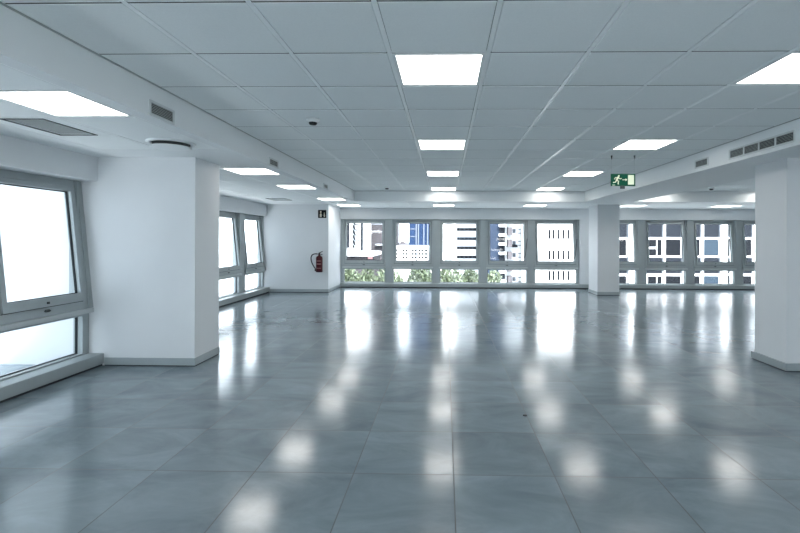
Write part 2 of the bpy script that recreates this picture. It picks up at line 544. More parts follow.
# far strip before the windows
xs = [-2.86, -2.26, -1.543, -.943, -.343, .257, .857, 1.457, 2.057, 2.657, 3.257, 3.857, 4.62, 5.22, 5.82, 6.42, 7.02, 7.62, 8.22, 8.82, XR]
ys = [11.09, 11.69, 12.29]
holes = set()
for i, lab in ((0, 'left end of the far lowered strip'), (4, 'middle of the far lowered strip'),
               (8, 'lowered far strip just left of the middle pillar'), (12, 'lowered far strip just right of the middle pillar'),
               (16, 'lowered far strip just left of the right pillar')):
    holes.add((i, 1))
    LIGHTS.append((xs[i] + P / 2, 11.99, HS, f'small distant ceiling light at the {lab}' if i == 0 else f'small distant ceiling light in the {lab}', 'lit ceiling lights in the lowered strip before the windows'))
field('ceiling_far', xs, ys, HS, holes, 'lowered tile strip of ceiling in front of the far windows')


def beam(name, boxes, label):
    b = MB()
    for a, c in boxes: b.box(a, c)
    return struct(b, name, 'plaster', label, 'beam')


beam('beam_left', [((-2.255, YK, HS), (BL, YB, ROOF))], 'long white boxed beam on the left with three small vents')
beam('beam_right', [((BR, YK, HS), (XB2, YB, ROOF))], 'long white boxed beam on the right with the slotted grille')
beam('beam_far', [((-2.255, YB, HS), (XR, 11.09, ROOF)), ((-2.86, 12.29, HS), (XR, YF, ROOF))], 'white boxed cross beam over the far end of the office')
beam('ceiling_border', [((-4.1, YK, HS), (-3.455, 4.47, ROOF)), ((-4.9, 4.47, HS), (-2.255, 5.67, ROOF)), ((-4.9, 5.67, HS), (-4.055, 11.07, ROOF)),
                        ((-4.9, 11.07, HS), (-2.86, YF, ROOF)), ((-2.86, 11.07, HS), (-2.255, 11.12, ROOF))],
     'smooth white plaster border round the lowered left ceilings')
# slim dark angle where the tiles meet the beams
a = MB()
a.box((BL, YK, HC - 0.006), (BL + 0.012, YB, HC + 0.0)); a.box((BR - 0.012, YK, HC - 0.006), (BR, YB, HC))
a.box((BL, YB - 0.012, HC - 0.006), (BR, YB, HC))
struct(a, 'trim_1', 'vent', 'thin grey edge angle round the main tiled ceiling', 'ceiling trim')
# unseen slab added above everything to keep the sky out
struct(MB().box((-4.95, YK - 0.25, ROOF), (XR + 0.25, YF + 0.3, ROOF + 0.25)), 'sky_block_slab', 'plaster', 'unseen slab added above the office ceilings to block the sky', 'slab')


struct(MB().box((BL, OY + 13 * P, HC), (BR, YB, ROOF)).box((XB2, OY + 13 * P, HC), (XR, YB, ROOF)), 'ceiling_edge', 'plaster', 'narrow smooth margin between the ceiling tiles and the far cross beam', 'ceiling')


# ------------------------------------------------------------------ ceiling lights
def make_light():
    r = empty('ceiling_light')
    f = MB()
    hw, ap = 0.286, 0.265
    f.box((-hw, -hw, 0.0), (-ap, hw, 0.03)); f.box((ap, -hw, 0.0), (hw, hw, 0.03))
    f.box((-ap, -hw, 0.0), (ap, -ap, 0.03)); f.box((-ap, ap, 0.0), (ap, hw, 0.03))
    f.box((-hw, -hw, 0.03), (hw, hw, 0.045))
    f.build('frame', 'lamp_frame', r)
    d = MB(); d.box((-ap, -ap, 0.004), (ap, ap, 0.012)); d.build('diffuser', 'lamp', r)
    return r


proto = make_light()
for n, (x, y, z, lab, grp) in enumerate(LIGHTS):
    o = proto if n == 0 else copy_tree(proto)
    o.location = (x, y, z)
    tag(o, lab, 'ceiling light', grp)


# ------------------------------------------------------------------ vents, grilles, detectors
def face_vent(y0, y1, z0, z1, xface, side, label, bars=0, nslat=6, group='ventilation grilles on the beams'):
    """grille on the side of a beam; side = direction (in x) the face looks"""
    r = empty('beam_vent', (xface, (y0 + y1) / 2, z0))
    L_ = (y1 - y0) / 2; H = z1 - z0; s = side
    f = MB()
    t = 0.016
    f.box((0, -L_ - t, -t), (s * 0.012, -L_, H + t)); f.box((0, L_, -t), (s * 0.012, L_ + t, H + t))
    f.box((0, -L_, -t), (s * 0.012, L_, 0)); f.box((0, -L_, H), (s * 0.012, L_, H + t))
    for k in range(bars):
        yy = -L_ + (k + 1) * 2 * L_ / (bars + 1)
        f.box((0, yy - 0.008, 0), (s * 0.010, yy + 0.008, H))
    f.build('frame', 'vent_frame', r)
    b = MB(); b.box((s * 0.0005, -L_, 0), (s * 0.002, L_, H)); b.build('backing', 'vent_dark', r)
    sl = MB()
    for k in range(nslat):
        z = (k + 0.5) * H / nslat
        m = Matrix.Translation((s * 0.006, 0, z)) @ Matrix.Rotation(s * 0.6, 4, 'Y')
        sl.box((-0.001, -L_, -0.0023), (0.001, L_, 0.0023), m)
    sl.build('slats', 'vent', r)
    return tag(r, label, 'air vent', group)


face_vent(3.24, 3.507, 2.306, 2.386, BL, 1, 'small slatted vent nearest the viewer on the left beam', nslat=7)
face_vent(5.465, 5.73, 2.305, 2.372, BL, 1, 'small slatted vent midway along the left beam by the second light')
face_vent(7.94, 8.17, 2.302, 2.362, BL, 1, 'small slatted vent farthest along the left beam')
face_vent(4.302, 5.25, 2.337, 2.418, BR, -1, 'long slotted grille in four sections on the right beam', bars=3)
face_vent(5.697, 5.96, 2.342, 2.418, BR, -1, 'small vent beside the long grille on the right beam')


def return_grille(x, y, w, l, label):
    r = empty('ceiling_grille', (x, y, HS))
    f = MB()
    for a, c in (((-.285, -.29, 0), (-w / 2, .29, .012)), ((w / 2, -.29, 0), (.285, .29, .012)), ((-w / 2, -.29, 0), (w / 2, -l / 2, .012)), ((-w / 2, l / 2, 0), (w / 2, .29, .012))):
        f.box(a, c)
    f.build('frame', 'tile', r)
    g = MB()
    g.frame(-w / 2 - .012, -l / 2 - .012, w / 2 + .012, l / 2 + .012, .012, 0, .006, Matrix(((1, 0, 0, 0), (0, 0, 1, 0), (0, -1, 0, 0), (0, 0, 0, 1))))
    g.build('rim', 'handle', r)
    b = MB(); b.box((-w / 2, -l / 2, .016), (w / 2, l / 2, .02)); b.build('backing', 'vent_mid', r)
    s = MB(); n = 20
    for k in range(n):
        yy = -l / 2 + (k + .5) * l / n
        s.box((-w / 2, -.009, -.0012), (w / 2, .009, .0012), Matrix.Translation((0, yy, .006)) @ Matrix.Rotation(0.35, 4, 'X'))
    s.build('slats', 'vent_frame', r)
    return tag(r, label, 'ceiling grille')


return_grille(-3.155, LY + P + .3, 0.305, 0.51, 'rectangular slatted return grille in the lowered ceiling by the near left window')
return_grille(-3.755, LY + 12 * P + .3, 0.40, 0.50, 'slatted return grille in the lowered ceiling before the fire extinguisher wall')

r = empty('round_diffuser', (-2.56, LY + 11 * P + .3 - 9 * P, HS))
r.location = (-2.555, LY + 2 * P + .3, HS)
f = MB(); f.box((-.285, -.297, 0.004), (.285, .297, .014)); f.build('mounting_tile', 'tile', r)
f = MB(); f.lathe([(0.205, 0.004), (0.205, -0.004), (0.17, -0.012), (0.165, -0.004), (0.165, 0.004)], 40); f.build('ring', 'lamp_frame', r)
f = MB(); f.lathe([(0.0, -0.036), (0.150, -0.036), (0.158, 0.002), (0.0, 0.002)], 40); f.build('throat', 'vent_dark', r)
f = MB(); f.lathe([(0.0, -0.050), (0.15, -0.048), (0.172, -0.042), (0.172, -0.038), (0.0, -0.0365)], 40); f.build('disc', 'lamp_frame', r)
tag(r, 'round white ceiling diffuser with a dark slot before the left pillar', 'ceiling diffuser')


def detector(x, y, label):
    r = empty('smoke_detector', (x, y, HC))
    b = MB(); b.lathe([(0, 0), (0.062, 0), (0.062, -0.026), (0.052, -0.034), (0.0, -0.034)], 28); b.build('base', 'white_plastic', r)
    h = MB(); h.lathe([(0.0, -0.026), (0.038, -0.030), (0.038, -0.044), (0.030, -0.054), (0.0, -0.056)], 28); h.build('sensor_head', 'dark_plastic', r)
    return tag(r, label, 'smoke detector', 'ceiling smoke detectors')


detector(-1.252, 4.252, 'smoke detector nearest the viewer on the main tiled ceiling')
detector(-1.267, 9.81, 'tiny distant smoke detector on the main ceiling before the cross beam')
detector(5.70, 9.84, 'smoke detector on the ceiling beyond the right beam')


# ------------------------------------------------------------------ windows
def window(n, origin, uvec, nvec, width, label, stay=False, head=HEAD, zb=0.60, extra=0.0):
    """origin on the wall face at floor level at the unit's left end seen from the room; uvec to the right, nvec into the room"""
    u, d = Vector(uvec), Vector(nvec)
    r = empty(f'window_{n}', origin)
    base = Matrix(((u.x, d.x, 0, 0), (u.y, d.y, 0, 0), (0, 0, 1, 0), (0, 0, 0, 1)))     # local x, y(in), z -> world
    zt, dt, db = head - 0.004, -0.178, -0.034
    L_ = math.hypot(zt - zb, db - dt)
    ang = math.atan2(db - dt, zt - zb)                                                     # lean of the upper part
    # slope frame: x along u, y = normal into the room, z = up along the slope, origin at bottom front edge
    tilt = base @ Matrix.Translation((0, db, zb)) @ Matrix.Rotation(ang, 4, 'X')
    fr = MB()
    fr.frame(0, 0, width, L_, 0.052, -0.085, -0.012, tilt, wt=0.070, wb=0.085)
    if extra > 0:
        fr.box((width, -0.085, 0), (width + extra, -0.002, L_), tilt)
        fr.box((width, -0.185, 0.115), (width + extra, -0.085, zb - 0.045), base)
    # closing strip at the head
    fr.box((0, -0.25, zt - 0.045), (width + extra, dt - 0.015, zt + 0.003), base)
    # cheeks closing the wedge at both sides
    for x0 in (0.0, width - 0.03):
        fr.box((x0, -0.24, zb), (x0 + 0.03, -0.155, zt), base)
    # lower fixed light
    fr.frame(0, 0.115, width, zb - 0.045, 0.034, -0.185, -0.085, base)
    fo = fr.build('frame', 'metal', r)
    lg = MB()
    lg.box((0, -0.21, zb - 0.050), (width + extra, db + 0.006, zb - 0.004), base, bevel=0.004)
    lg.build('ledge', 'metal_light', r)
    sa = MB()
    s0, s1, z0, z1 = 0.060, width - 0.060, 0.092, L_ - 0.077
    sa.frame(s0, z0, s1, z1, 0.046, -0.070, 0.006, tilt, wb=0.088)
    so = sa.build('sash', 'metal', r)
    gk = MB()
    gk.frame(s0 + 0.046, z0 + 0.088, s1 - 0.046, z1 - 0.046, 0.008, -0.052, -0.030, tilt)
    # dark joint between frame and sash
    gk.frame(0.052, 0.085, width - 0.052, L_ - 0.070, 0.008, -0.06, -0.020, tilt)
    gk.frame(0.034, 0.149, width - 0.034, zb - 0.079, 0.006, -0.165, -0.140, base)
    gk.build('gasket', 'gasket', so)
    pa = MB(); pa.box((s0 + 0.050, -0.045, z0 + 0.092), (s1 - 0.050, -0.041, z1 - 0.050), tilt); pa.build('pane', 'glass', so)
    pb = MB(); pb.box((0.036, -0.157, 0.151), (width - 0.036, -0.153, zb - 0.081), base); pb.build('pane', 'glass', r)
    ha = MB()
    c = width / 2
    ha.box((c - 0.022, -0.012, 0.040), (c + 0.022, 0.000, 0.066), tilt, bevel=0.003)
    ha.box((c - 0.045, 0.000, 0.046), (c + 0.012, 0.020, 0.058), tilt, bevel=0.003)
    ho = ha.build('handle', 'handle', r)
    hk = MB(); hk.box((c - 0.014, 0.006, 0.118), (c + 0.014, 0.016, 0.140), tilt, bevel=0.003); hk.build('latch', 'handle', so)
    if stay:
        st = MB()
        st.tube([base @ Vector((width - 0.015, -0.10, 1.42)), base @ Vector((width - 0.07, -0.055, 0.98)), base @ Vector((width - 0.10, -0.06, 0.86))], 0.009, 6)
        st.build('stay', 'handle', r)
    return tag(r, label, 'window', kind='structure')


def post(n, origin, uvec, nvec, width, label):
    u, d = Vector(uvec), Vector(nvec)
    base = Matrix(((u.x, d.x, 0, origin[0]), (u.y, d.y, 0, origin[1]), (0, 0, 1, 0), (0, 0, 0, 1)))
    p = MB(); p.box((0, -0.24, 0.10), (width, -0.085, HEAD), base)
    return struct(p, f'trim_{n}', 'metal', label, 'mullion')


# far windows
units = [(-2.965, -1.717), (-1.525, -.350), (-.178, 1.003), (1.190, 2.376), (2.562, 3.80)]
labs = ['far window nearest the fire extinguisher looking on white tower and trees', 'second far window looking on the blue glass tower',
        'middle far window looking on the white office block with strip windows', 'fourth far window looking on the blue facade',
        'far window beside the middle pillar looking on slotted white facade']
wn = 1
for i, (x0, x1) in enumerate(units):
    window(wn, (x0, YF, 0), (1, 0, 0), (0, -1, 0), x1 - x0, labs[i], stay=i >= 3); wn += 1
tn = 2
for i in range(4):
    post(tn, (units[i][1], YF, 0), (1, 0, 0), (0, -1, 0), units[i + 1][0] - units[i][1], f'grey mullion between the {ORD[i]} and {ORD[i+1]} far windows'); tn += 1
post(tn, (-3.03, YF, 0), (1, 0, 0), (0, -1, 0), 0.065, 'slim grey post at the corner beside the first far window'); tn += 1
post(tn, (3.80, YF, 0), (1, 0, 0), (0, -1, 0), 0.04, 'slim grey edge post of the fifth far window'); tn += 1
# courtyard windows on the right
cu = [(4.33, 5.52), (5.73, 6.90), (7.09, 8.27), (8.46, 9.60)]
clabs = ['courtyard window half hidden behind the middle pillar', 'second courtyard window from the middle pillar',
         'third courtyard window from the middle pillar', 'courtyard window partly hidden by the right pillar']
for i, (x0, x1) in enumerate(cu):
    window(wn, (x0, YF, 0), (1, 0, 0), (0, -1, 0), x1 - x0, clabs[i]); wn += 1
for i in range(3):
    post(tn, (cu[i][1], YF, 0), (1, 0, 0), (0, -1, 0), cu[i + 1][0] - cu[i][1], f'grey mullion between the {ORD[i]} and {ORD[i+1]} courtyard windows'); tn += 1
post(tn, (4.25, YF, 0), (1, 0, 0), (0, -1, 0), 0.08, 'slim grey post beside the first courtyard window'); tn += 1
post(tn, (9.60, YF, 0), (1, 0, 0), (0, -1, 0), XR - 9.60, 'grey post at the end wall past the last courtyard window'); tn += 1
# near left window wall: the run goes from the pillar towards and past the camera, the last unit added for daylight
ny = [(3.82, 4.84), (2.42, 3.61), (1.04, 2.23), (-0.34, 0.85)]
nlabs = ['large bright window on the left next to the broad pillar', 'bright left window just beyond the edge of view',
         'left window level with the viewer out of view', 'unseen left window added behind the viewer for daylight']
for i, (y0, y1) in enumerate(ny):
    window(wn, (XL1, y0, 0), (0, 1, 0), (1, 0, 0), y1 - y0, nlabs[i], head=HEADL, zb=0.635, extra=0.055 if i == 0 else 0.0); wn += 1
for i in range(3):
    post(tn, (XL1, ny[i + 1][1], 0), (0, 1, 0), (1, 0, 0), ny[i][0] - ny[i + 1][1], ['grey mullion left of the large near window', 'grey mullion of the left wall out of view', 'grey mullion of the left wall behind the viewer'][i]); tn += 1
w = MB(); w.box((XL1 - 0.25, YK, 0), (XL1, -0.34, HEADL)); struct(w, 'wall_left_near', 'paint', 'solid white part of the left wall behind the viewer', 'wall')
# rear left windows
ry = [(9.10, 10.34), (10.59, 11.68), (7.68, 8.85), (6.26, 7.43)]
rlabs = ['slim left window just past the broad pillar', 'last left window before the fire extinguisher wall', 'left window hidden behind the broad pillar', 'left window close behind the broad pillar']
for i, (y0, y1) in enumerate(ry):
    window(wn, (XL2, y0, 0), (0, 1, 0), (1, 0, 0), y1 - y0, rlabs[i]); wn += 1
for (y0, y1), lab in zip([(10.34, 10.59), (8.85, 9.10), (7.43, 7.68), (5.43, 6.26), (11.68, 11.70)],
                         ['grey mullion between the two visible rear left windows', 'grey mullion before the slim rear left window', 'grey mullion hidden behind the left pillar', 'grey panel beside the back of the broad pillar', 'grey edge post against the fire extinguisher wall']):
    post(tn, (XL2, y0, 0), (0, 1, 0), (1, 0, 0), y1 - y0, lab); tn += 1


BN = ['first', 'second', 'third', 'fourth', 'fifth', 'sixth']
for i, (x0, x1) in enumerate(BW):  # unseen windows, added to let daylight in behind the camera
    window(wn, (x1, YK, 0), (-1, 0, 0), (0, 1, 0), x1 - x0, f'{BN[i]} unseen window added behind the viewer for daylight'); wn += 1
    if i < 5:
        post(tn, (BW[i + 1][0], YK, 0), (-1, 0, 0), (0, 1, 0), BW[i + 1][0] - x1, f'grey mullion right of the {BN[i]} added window behind the viewer'); tn += 1


def sill(n, a, b, label):
    """grey metal sill box with a dark joint at the floor"""
    m = MB(); m.box((a[0], a[1], 0.022), (b[0], b[1], b[2]), bevel=0.006)
    o = struct(m, f'trim_{n}', 'metal', label, 'window sill')
    g = MB(); g.box((a[0] + 0.01, a[1] + 0.01, 0.0), (b[0] - 0.012 if b[0] - a[0] < b[1] - a[1] else b[0] - 0.01, b[1] - 0.01, 0.022))
    if b[0] - a[0] > b[1] - a[1]:
        g.bm.free(); g = MB(); g.box((a[0] + 0.01, a[1] + 0.012, 0.0), (b[0] - 0.01, b[1] - 0.01, 0.022))
    g.build('shadow_joint', 'gap', o)
    return o


sill(tn, (XL1 - 0.25, YK), (XL1 + 0.085, 4.895, 0.135), 'grey metal sill box under the large near left window'); tn += 1
sill(tn, (XL2 - 0.25, 5.435), (XL2 + 0.085, 11.695, 0.130), 'grey metal sill box under the rear left windows'); tn += 1
sill(tn, (-3.015, YF - 0.035), (4.10, YF + 0.25, 0.125), 'grey metal sill box under the five far windows'); tn += 1
sill(tn, (4.26, YF - 0.035), (XR - 0.005, YF + 0.25, 0.125), 'grey metal sill box under the courtyard windows'); tn += 1


sill(tn, (BW[0][0] + .005, YK - 0.25), (BW[-1][1] - .005, YK + 0.085, 0.125), 'grey metal sill box under the added windows behind the viewer'); tn += 1


# ------------------------------------------------------------------ fire extinguisher
ex, ey, ez = -3.238, 11.70, 0.535
r = empty('fire_extinguisher', (ex, ey - 0.10, ez))
b = MB(); b.lathe([(0, 0.035), (0.080, 0.035), (0.083, 0.05), (0.083, 0.36), (0.075, 0.395), (0.05, 0.415), (0.028, 0.425), (0.028, 0.44), (0, 0.44)], 32); b.build('body', 'red', r)
b = MB(); b.lathe([(0, 0), (0.076, 0.0), (0.084, 0.01), (0.084, 0.045), (0.0, 0.045)], 32); tag(b.build('foot_ring', 'red_dark', r), 'dark foot ring')
for z0, z1 in ((0.10, 0.112), (0.285, 0.297), (0.205, 0.222)):
    b = MB()
    n = 14
    ring = [[b.bm.verts.new((0.0842 * math.cos(a_), 0.0842 * math.sin(a_), z)) for z in (z0, z1)] for a_ in [-PI / 2 - 0.8 + 1.6 * k / n for k in range(n + 1)]]
    for p_, q_ in zip(ring, ring[1:]):
        b.bm.faces.new([p_[0], q_[0], q_[1], p_[1]])
    tag(b.build('printed_band', 'label', r), 'pale printed band')
b = MB(); b.lathe([(0, 0.435), (0.022, 0.435), (0.022, 0.48), (0.015, 0.49), (0, 0.49)], 16); b.box((-0.05, -0.012, 0.455), (0.0, 0.012, 0.475)); b.build('valve', 'dark_plastic', r)
b = MB(); b.tube([(-0.02, 0, 0.485), (0.03, 0, 0.51), (0.085, 0, 0.535)], 0.010, 8); b.tube([(0.0, 0, 0.47), (0.05, 0, 0.462), (0.085, 0, 0.455)], 0.009, 8); b.build('lever', 'dark_plastic', r)
pts = []
for k in range(15):
    t = k / 14
    pts.append(Vector((-0.045, -0.02, 0.47)) * (1 - t) ** 3 + Vector((-0.30, -0.03, 0.50)) * 3 * t * (1 - t) ** 2 + Vector((-0.20, -0.03, 0.22)) * 3 * t * t * (1 - t) + Vector((-0.098, -0.02, 0.10)) * t ** 3)
b = MB(); b.tube(pts, 0.014, 10); h = b.build('hose', 'rubber', r)
b = MB(); b.tube([pts[-1], Vector((-0.094, -0.02, 0.03))], [0.013, 0.019], 10); b.build('nozzle', 'rubber', h)
b = MB(); b.box((-0.03, 0.075, 0.30), (0.03, 0.10, 0.40)); b.box((-0.02, 0.02, 0.42), (0.02, 0.10, 0.432)); b.build('wall_bracket', 'handle', r)
tag(r, 'red fire extinguisher with a black hose hanging on the white wall', 'fire extinguisher')

# black pictogram sign above it
r = empty('wall_sign', (-3.193, 11.70, 1.934))
b = MB(); b.box((-0.108, -0.008, 0), (0.108, -0.0, 0.208), bevel=0.003); b.build('board', 'sign_black', r)
b = MB()
b.poly([(-0.058, 0.025), (-0.018, 0.025), (-0.014, 0.035), (-0.014, 0.105), (-0.022, 0.116), (-0.054, 0.116), (-0.062, 0.105), (-0.062, 0.035)], -0.0105, -0.0078)
b.poly([(-0.052, 0.130), (-0.024, 0.130), (-0.018, 0.150), (-0.022, 0.176), (-0.038, 0.188), (-0.054, 0.176), (-0.058, 0.150)], -0.0105, -0.0078)
b.build('extinguisher_pictogram', 'cream', r)
b = MB()
b.poly([(0.034, 0.030), (0.062, 0.024), (0.078, 0.050), (0.070, 0.085), (0.058, 0.110), (0.062, 0.150), (0.048, 0.128), (0.044, 0.098), (0.058, 0.066), (0.052, 0.044)], -0.0105, -0.0078)
b.poly([(0.024, 0.050), (0.036, 0.056), (0.040, 0.078), (0.030, 0.090)], -0.0105, -0.0078)
b.build('flame_pictogram', 'cream', r)
tag(r, 'small square black sign with two pale pictograms above the fire extinguisher', 'sign')

# ------------------------------------------------------------------ hanging exit sign
sx, sy = at(623.0, 180, 6.12)[0], 6.12
sz = at(623.0, 180, 6.12)[1]
W, H = 0.322, 0.163
r = empty('exit_sign', (sx, sy, sz))
b = MB(); b.box((-W / 2, -0.006, -H / 2), (W / 2, 0.006, H / 2)); b.build('board', 'green', r)
y0, y1 = -0.0085, -0.0058


def seg(mb, p, q, w):
    p, q = Vector(p), Vector(q)
    d = (q - p).normalized(); n = Vector((-d.y, d.x)) * w / 2; e = d * w * 0.25
    mb.poly([tuple(p + n - e), tuple(p - n - e), tuple(q - n + e), tuple(q + n + e)], y0, y1)


b = MB()
ox_, oz_ = -0.078, -0.004          # running person
hd = [(ox_ + 0.020 + 0.0115 * math.cos(2 * PI * k / 14), oz_ + 0.058 + 0.0115 * math.sin(2 * PI * k / 14)) for k in range(14)]
b.poly(hd, y0, y1)
for p, q, w in (((0.012, 0.040), (-0.010, 0.002), 0.024), ((0.012, 0.036), (0.038, 0.018), 0.010), ((0.036, 0.018), (0.056, 0.024), 0.009), ((0.008, 0.036), (-0.026, 0.036), 0.010), ((-0.026, 0.036), (-0.038, 0.014), 0.009),
                ((-0.008, 0.004), (0.016, -0.014), 0.013), ((0.016, -0.014), (0.010, -0.050), 0.012), ((-0.010, 0.002), (-0.024, -0.026), 0.013), ((-0.024, -0.026), (-0.054, -0.030), 0.011), ((0.010, -0.050), (0.020, -0.052), 0.009)):
    seg(b, (ox_ + p[0], oz_ + p[1]), (ox_ + q[0], oz_ + q[1]), w)
b.build('running_person_pictogram', 'glow', r)
b = MB(); seg(b, (-0.010, 0.002), (0.034, 0.002), 0.008); b.poly([(0.030, 0.020), (0.056, 0.002), (0.030, -0.016)], y0, y1); b.build('arrow_pictogram', 'glow', r)
b = MB(); b.box((0.064, y0, -0.062), (0.142, y1, 0.066)); b.build('door_pictogram', 'glow', r)
b = MB(); b.box((-0.145, y0, -0.073), (-0.108, y1, -0.066)); b.build('small_print', 'glow', r)
b = MB(); b.box((-0.035, -0.016, -H / 2 - 0.036), (0.020, 0.016, -H / 2 + 0.004), bevel=0.003); b.build('clip', 'handle', r)
for s in (-1, 1):
    x_ = s * 0.152
    c = MB(); c.tube([(x_, 0, H / 2 - 0.004), (x_, 0, HC - sz)], 0.0011, 6); wr = c.build('suspension_wire', 'vent_frame', r)
    c = MB(); c.lathe([(0, 0), (0.010, 0), (0.010, -0.012), (0.004, -0.05), (0, -0.05)], 12, Matrix.Translation((x_, 0, HC - sz))); c.build('ceiling_hook', 'dark_plastic', wr)
tag(r, 'green emergency exit sign hanging on thin wires before the right beam', 'exit sign')


# ------------------------------------------------------------------ outside: street, trees, buildings
GZ = -8.0
struct(MB().box((-150, YF + 1.0, GZ - 0.3), (150, 260, GZ)), 'street', 'asphalt', 'grey street far below beyond the far windows', 'street')
struct(MB().box((-60, -60, GZ - 0.31), (-5.2, YF + 0.99, GZ - 0.01)), 'ground', 'paving', 'pale paved yard below the left windows', 'ground')
struct(MB().box((-5.19, -80, GZ - 0.31), (80, YK - 1.0, GZ - 0.01)), 'ground_rear', 'paving', 'pale paved yard below the added windows behind the viewer', 'ground')


def bldg(name, label):
    return tag(empty(name), label, 'building')


def pbox(mb, px0, px1, py0, py1, Y, d0, d1):
    """box whose front covers the given pixels at depth Y, from Y-d0 (towards us) to Y+d1"""
    xa, za = at(px0, py0, Y); xb, zb = at(px1, py1, Y)
    mb.box((xa, Y - d0, min(za, zb)), (xb, Y + d1, max(za, zb)))
    return mb


def body(root, px0, px1, ptop, Y, depth, m, name='walls', zbot=GZ, ztop=None):
    xa, za = at(px0, ptop, Y); xb, _ = at(px1, ptop, Y)
    b = MB(); b.box((xa, Y, zbot), (xb, Y + depth, za if ztop is None else ztop))
    return b.build(name, m, root)


def part(root, name, m, rects, Y, d0, d1=0.05):
    for q in rects:
        b = MB(); pbox(b, *q, Y, d0, d1); b.build(name, m, root)


# white tower with zig-zag stair balconies
Y = 70.0
r = bldg('tower_building', 'white tower with zig-zag stair balconies behind the first far window')
body(r, 330, 362.5, 0, Y, 9, 'bwhite', ztop=30)
part(r, 'corner_strip', 'bgrey', [(347.8, 349.6, 205, 249)], Y, 0.3)
part(r, 'corner_strip', 'bgrey', [(361.2, 363.0, 205, 252)], Y, 0.3)
for k in range(8):
    yy = 247 - 5.1 * k
    b = MB()
    pts = [at(352.6, yy - 0.2, Y), at(354.0, yy - 2.0, Y), at(355.6, yy + 2.4, Y), at(360.0, yy + 2.6, Y), at(360.0, yy + 3.4, Y), at(355.0, yy + 3.3, Y)]
    b.poly(pts, Y - 0.5, Y + 0.02); b.build('stair_balcony', 'bgrey', r)
part(r, 'plinth', 'bwhite', [(345, 360, 248, 252)], Y, 1.5)
# pale slab and mauve block
Y = 80.0
r = bldg('apartment_building', 'mauve grey block beside the white tower in the first far window')
body(r, 363.0, 392, 0, Y, 14, 'bmauve', ztop=28)
part(r, 'end_wall', 'bpale', [(363.0, 368.0, 200, 258)], Y, 0.6)
for k in range(5):
    part(r, 'pale_band', 'bstone', [(369, 383, 231 + 0.0 - 7.5 * k, 232.3 - 7.5 * k)], Y, 0.12)
part(r, 'balcony', 'bstone', [(376, 384, 243.6, 245.6)], Y, 0.8)
# low white canopy building
Y = 55.0
r = bldg('low_building', 'low white flat roofed building at street edge in the first far window')
body(r, 343, 374, 255.4, Y, 5, 'bmauve')
part(r, 'roof', 'bwhite', [(341, 375.5, 252.0, 255.6)], Y, 1.6, 5)
part(r, 'window', 'bglass', [(350.5, 355.0, 256.2, 258.2)], Y, 0.06)
part(r, 'window', 'bglass', [(345.0, 348.0, 256.2, 258.2)], Y, 0.06)
part(r, 'red_shutter', 'label', [(368, 372.5, 256.0, 259.0)], Y, 0.06)
# blue glass tower
Y = 130.0
r = bldg('glass_tower', 'tall blue glass tower seen through the second far window')
body(r, 410, 432, 0, Y, 24, 'bblue', ztop=60)
for x in (416.0, 418.2, 423.6, 427.4): part(r, 'pale_fin', 'bline', [(x, x + 0.8, 150, 249)], Y, 0.4)
for y_ in (228.5, 236.0): part(r, 'floor_band', 'bline', [(410, 416, y_, y_ + 1.0)], Y, 0.2)
# white block with dark windows
Y = 62.0
r = bldg('office_building', 'white block with three rows of dark windows below the blue tower')
body(r, 393, 428, 246.4, Y, 12, 'bwhite')
for row, yy in enumerate((249.2, 252.8, 256.4)):
    for x in (395.2, 402.2, 405.4, 411.6, 414.4, 418.4, 421.2, 424.8):
        part(r, 'window', 'bglass', [(x, x + 2.3, yy, yy + 2.1)], Y, 0.05)
part(r, 'corner_pier', 'bstone', [(416.2, 417.4, 246.4, 272)], Y, 0.3)
Y = 150.0
r = bldg('distant_building', 'pale distant block low on the skyline left of the blue tower')
body(r, 394, 411, 243.0, Y, 12, 'bpale')
part(r, 'roof_hut', 'bpale', [(400.5, 404.0, 241.2, 243.2)], Y, 0.1, 4)
# white office with strip windows
Y = 58.0
r = bldg('office_building', 'white office block with strip windows behind the middle far window')
body(r, 436, 486, 0, Y, 16, 'bwhite', ztop=26)
for k in range(7):
    yy = 229.0 + 9.2 * (k - 2) if k < 7 else 0
    part(r, 'strip_window', 'bglass2' if k in (1, 3) else 'bgrey', [(457.0, 478.5, yy - 1.0, yy + 1.9)], Y, 0.05)
    for q in (459.5, 464.0, 468.0, 472.0):
        part(r, 'window_pier', 'bstone', [(q, q + 0.7, yy - 1.0, yy + 1.9)], Y, 0.09)
    part(r, 'balcony', 'bpale', [(446.0, 453.0, yy - 2.0, yy + 0.6)], Y, 0.7)
part(r, 'entrance_slit', 'bglass', [(470.5, 480.5, 274.0, 276.0)], Y, 0.3)
# blue fronted block with white bands, and the white balcony block next to it
Y = 48.0
r = bldg('apartment_building', 'blue fronted block with white bands behind the fourth far window')
body(r, 488, 505.4, 0, Y, 9, 'bblue2', ztop=22)
for k in range(10):
    yy = 227.0 + 9.2 * (k - 2)
    part(r, 'white_band', 'bwhite', [(498.6, 505.4, yy - 2.6, yy)], Y, 0.5)
    part(r, 'window', 'bgrey', [(499.4, 504.8, yy + 0.4, yy + 6.2)], Y, 0.06)
r = bldg('apartment_building', 'white balcony block right of the blue front in the fourth far window')
body(r, 505.4, 532, 0, Y + 1, 12, 'bwhite', ztop=22)
for k in range(8):
    yy = 232.0 + 12.0 * (k - 2)
    part(r, 'balcony', 'bpale', [(507.0, 511.0, yy - 4.5, yy + 3.0)], Y + 1, 0.8)
    part(r, 'railing', 'bstone', [(518.0, 524.5, yy + 1.0, yy + 1.6), (518.0, 524.5, yy - 3.0, yy - 2.4)], Y + 1, 0.5)
    part(r, 'window', 'bstone', [(512.5, 515.6, yy - 3.0, yy + 1.0)], Y + 1, 0.05)
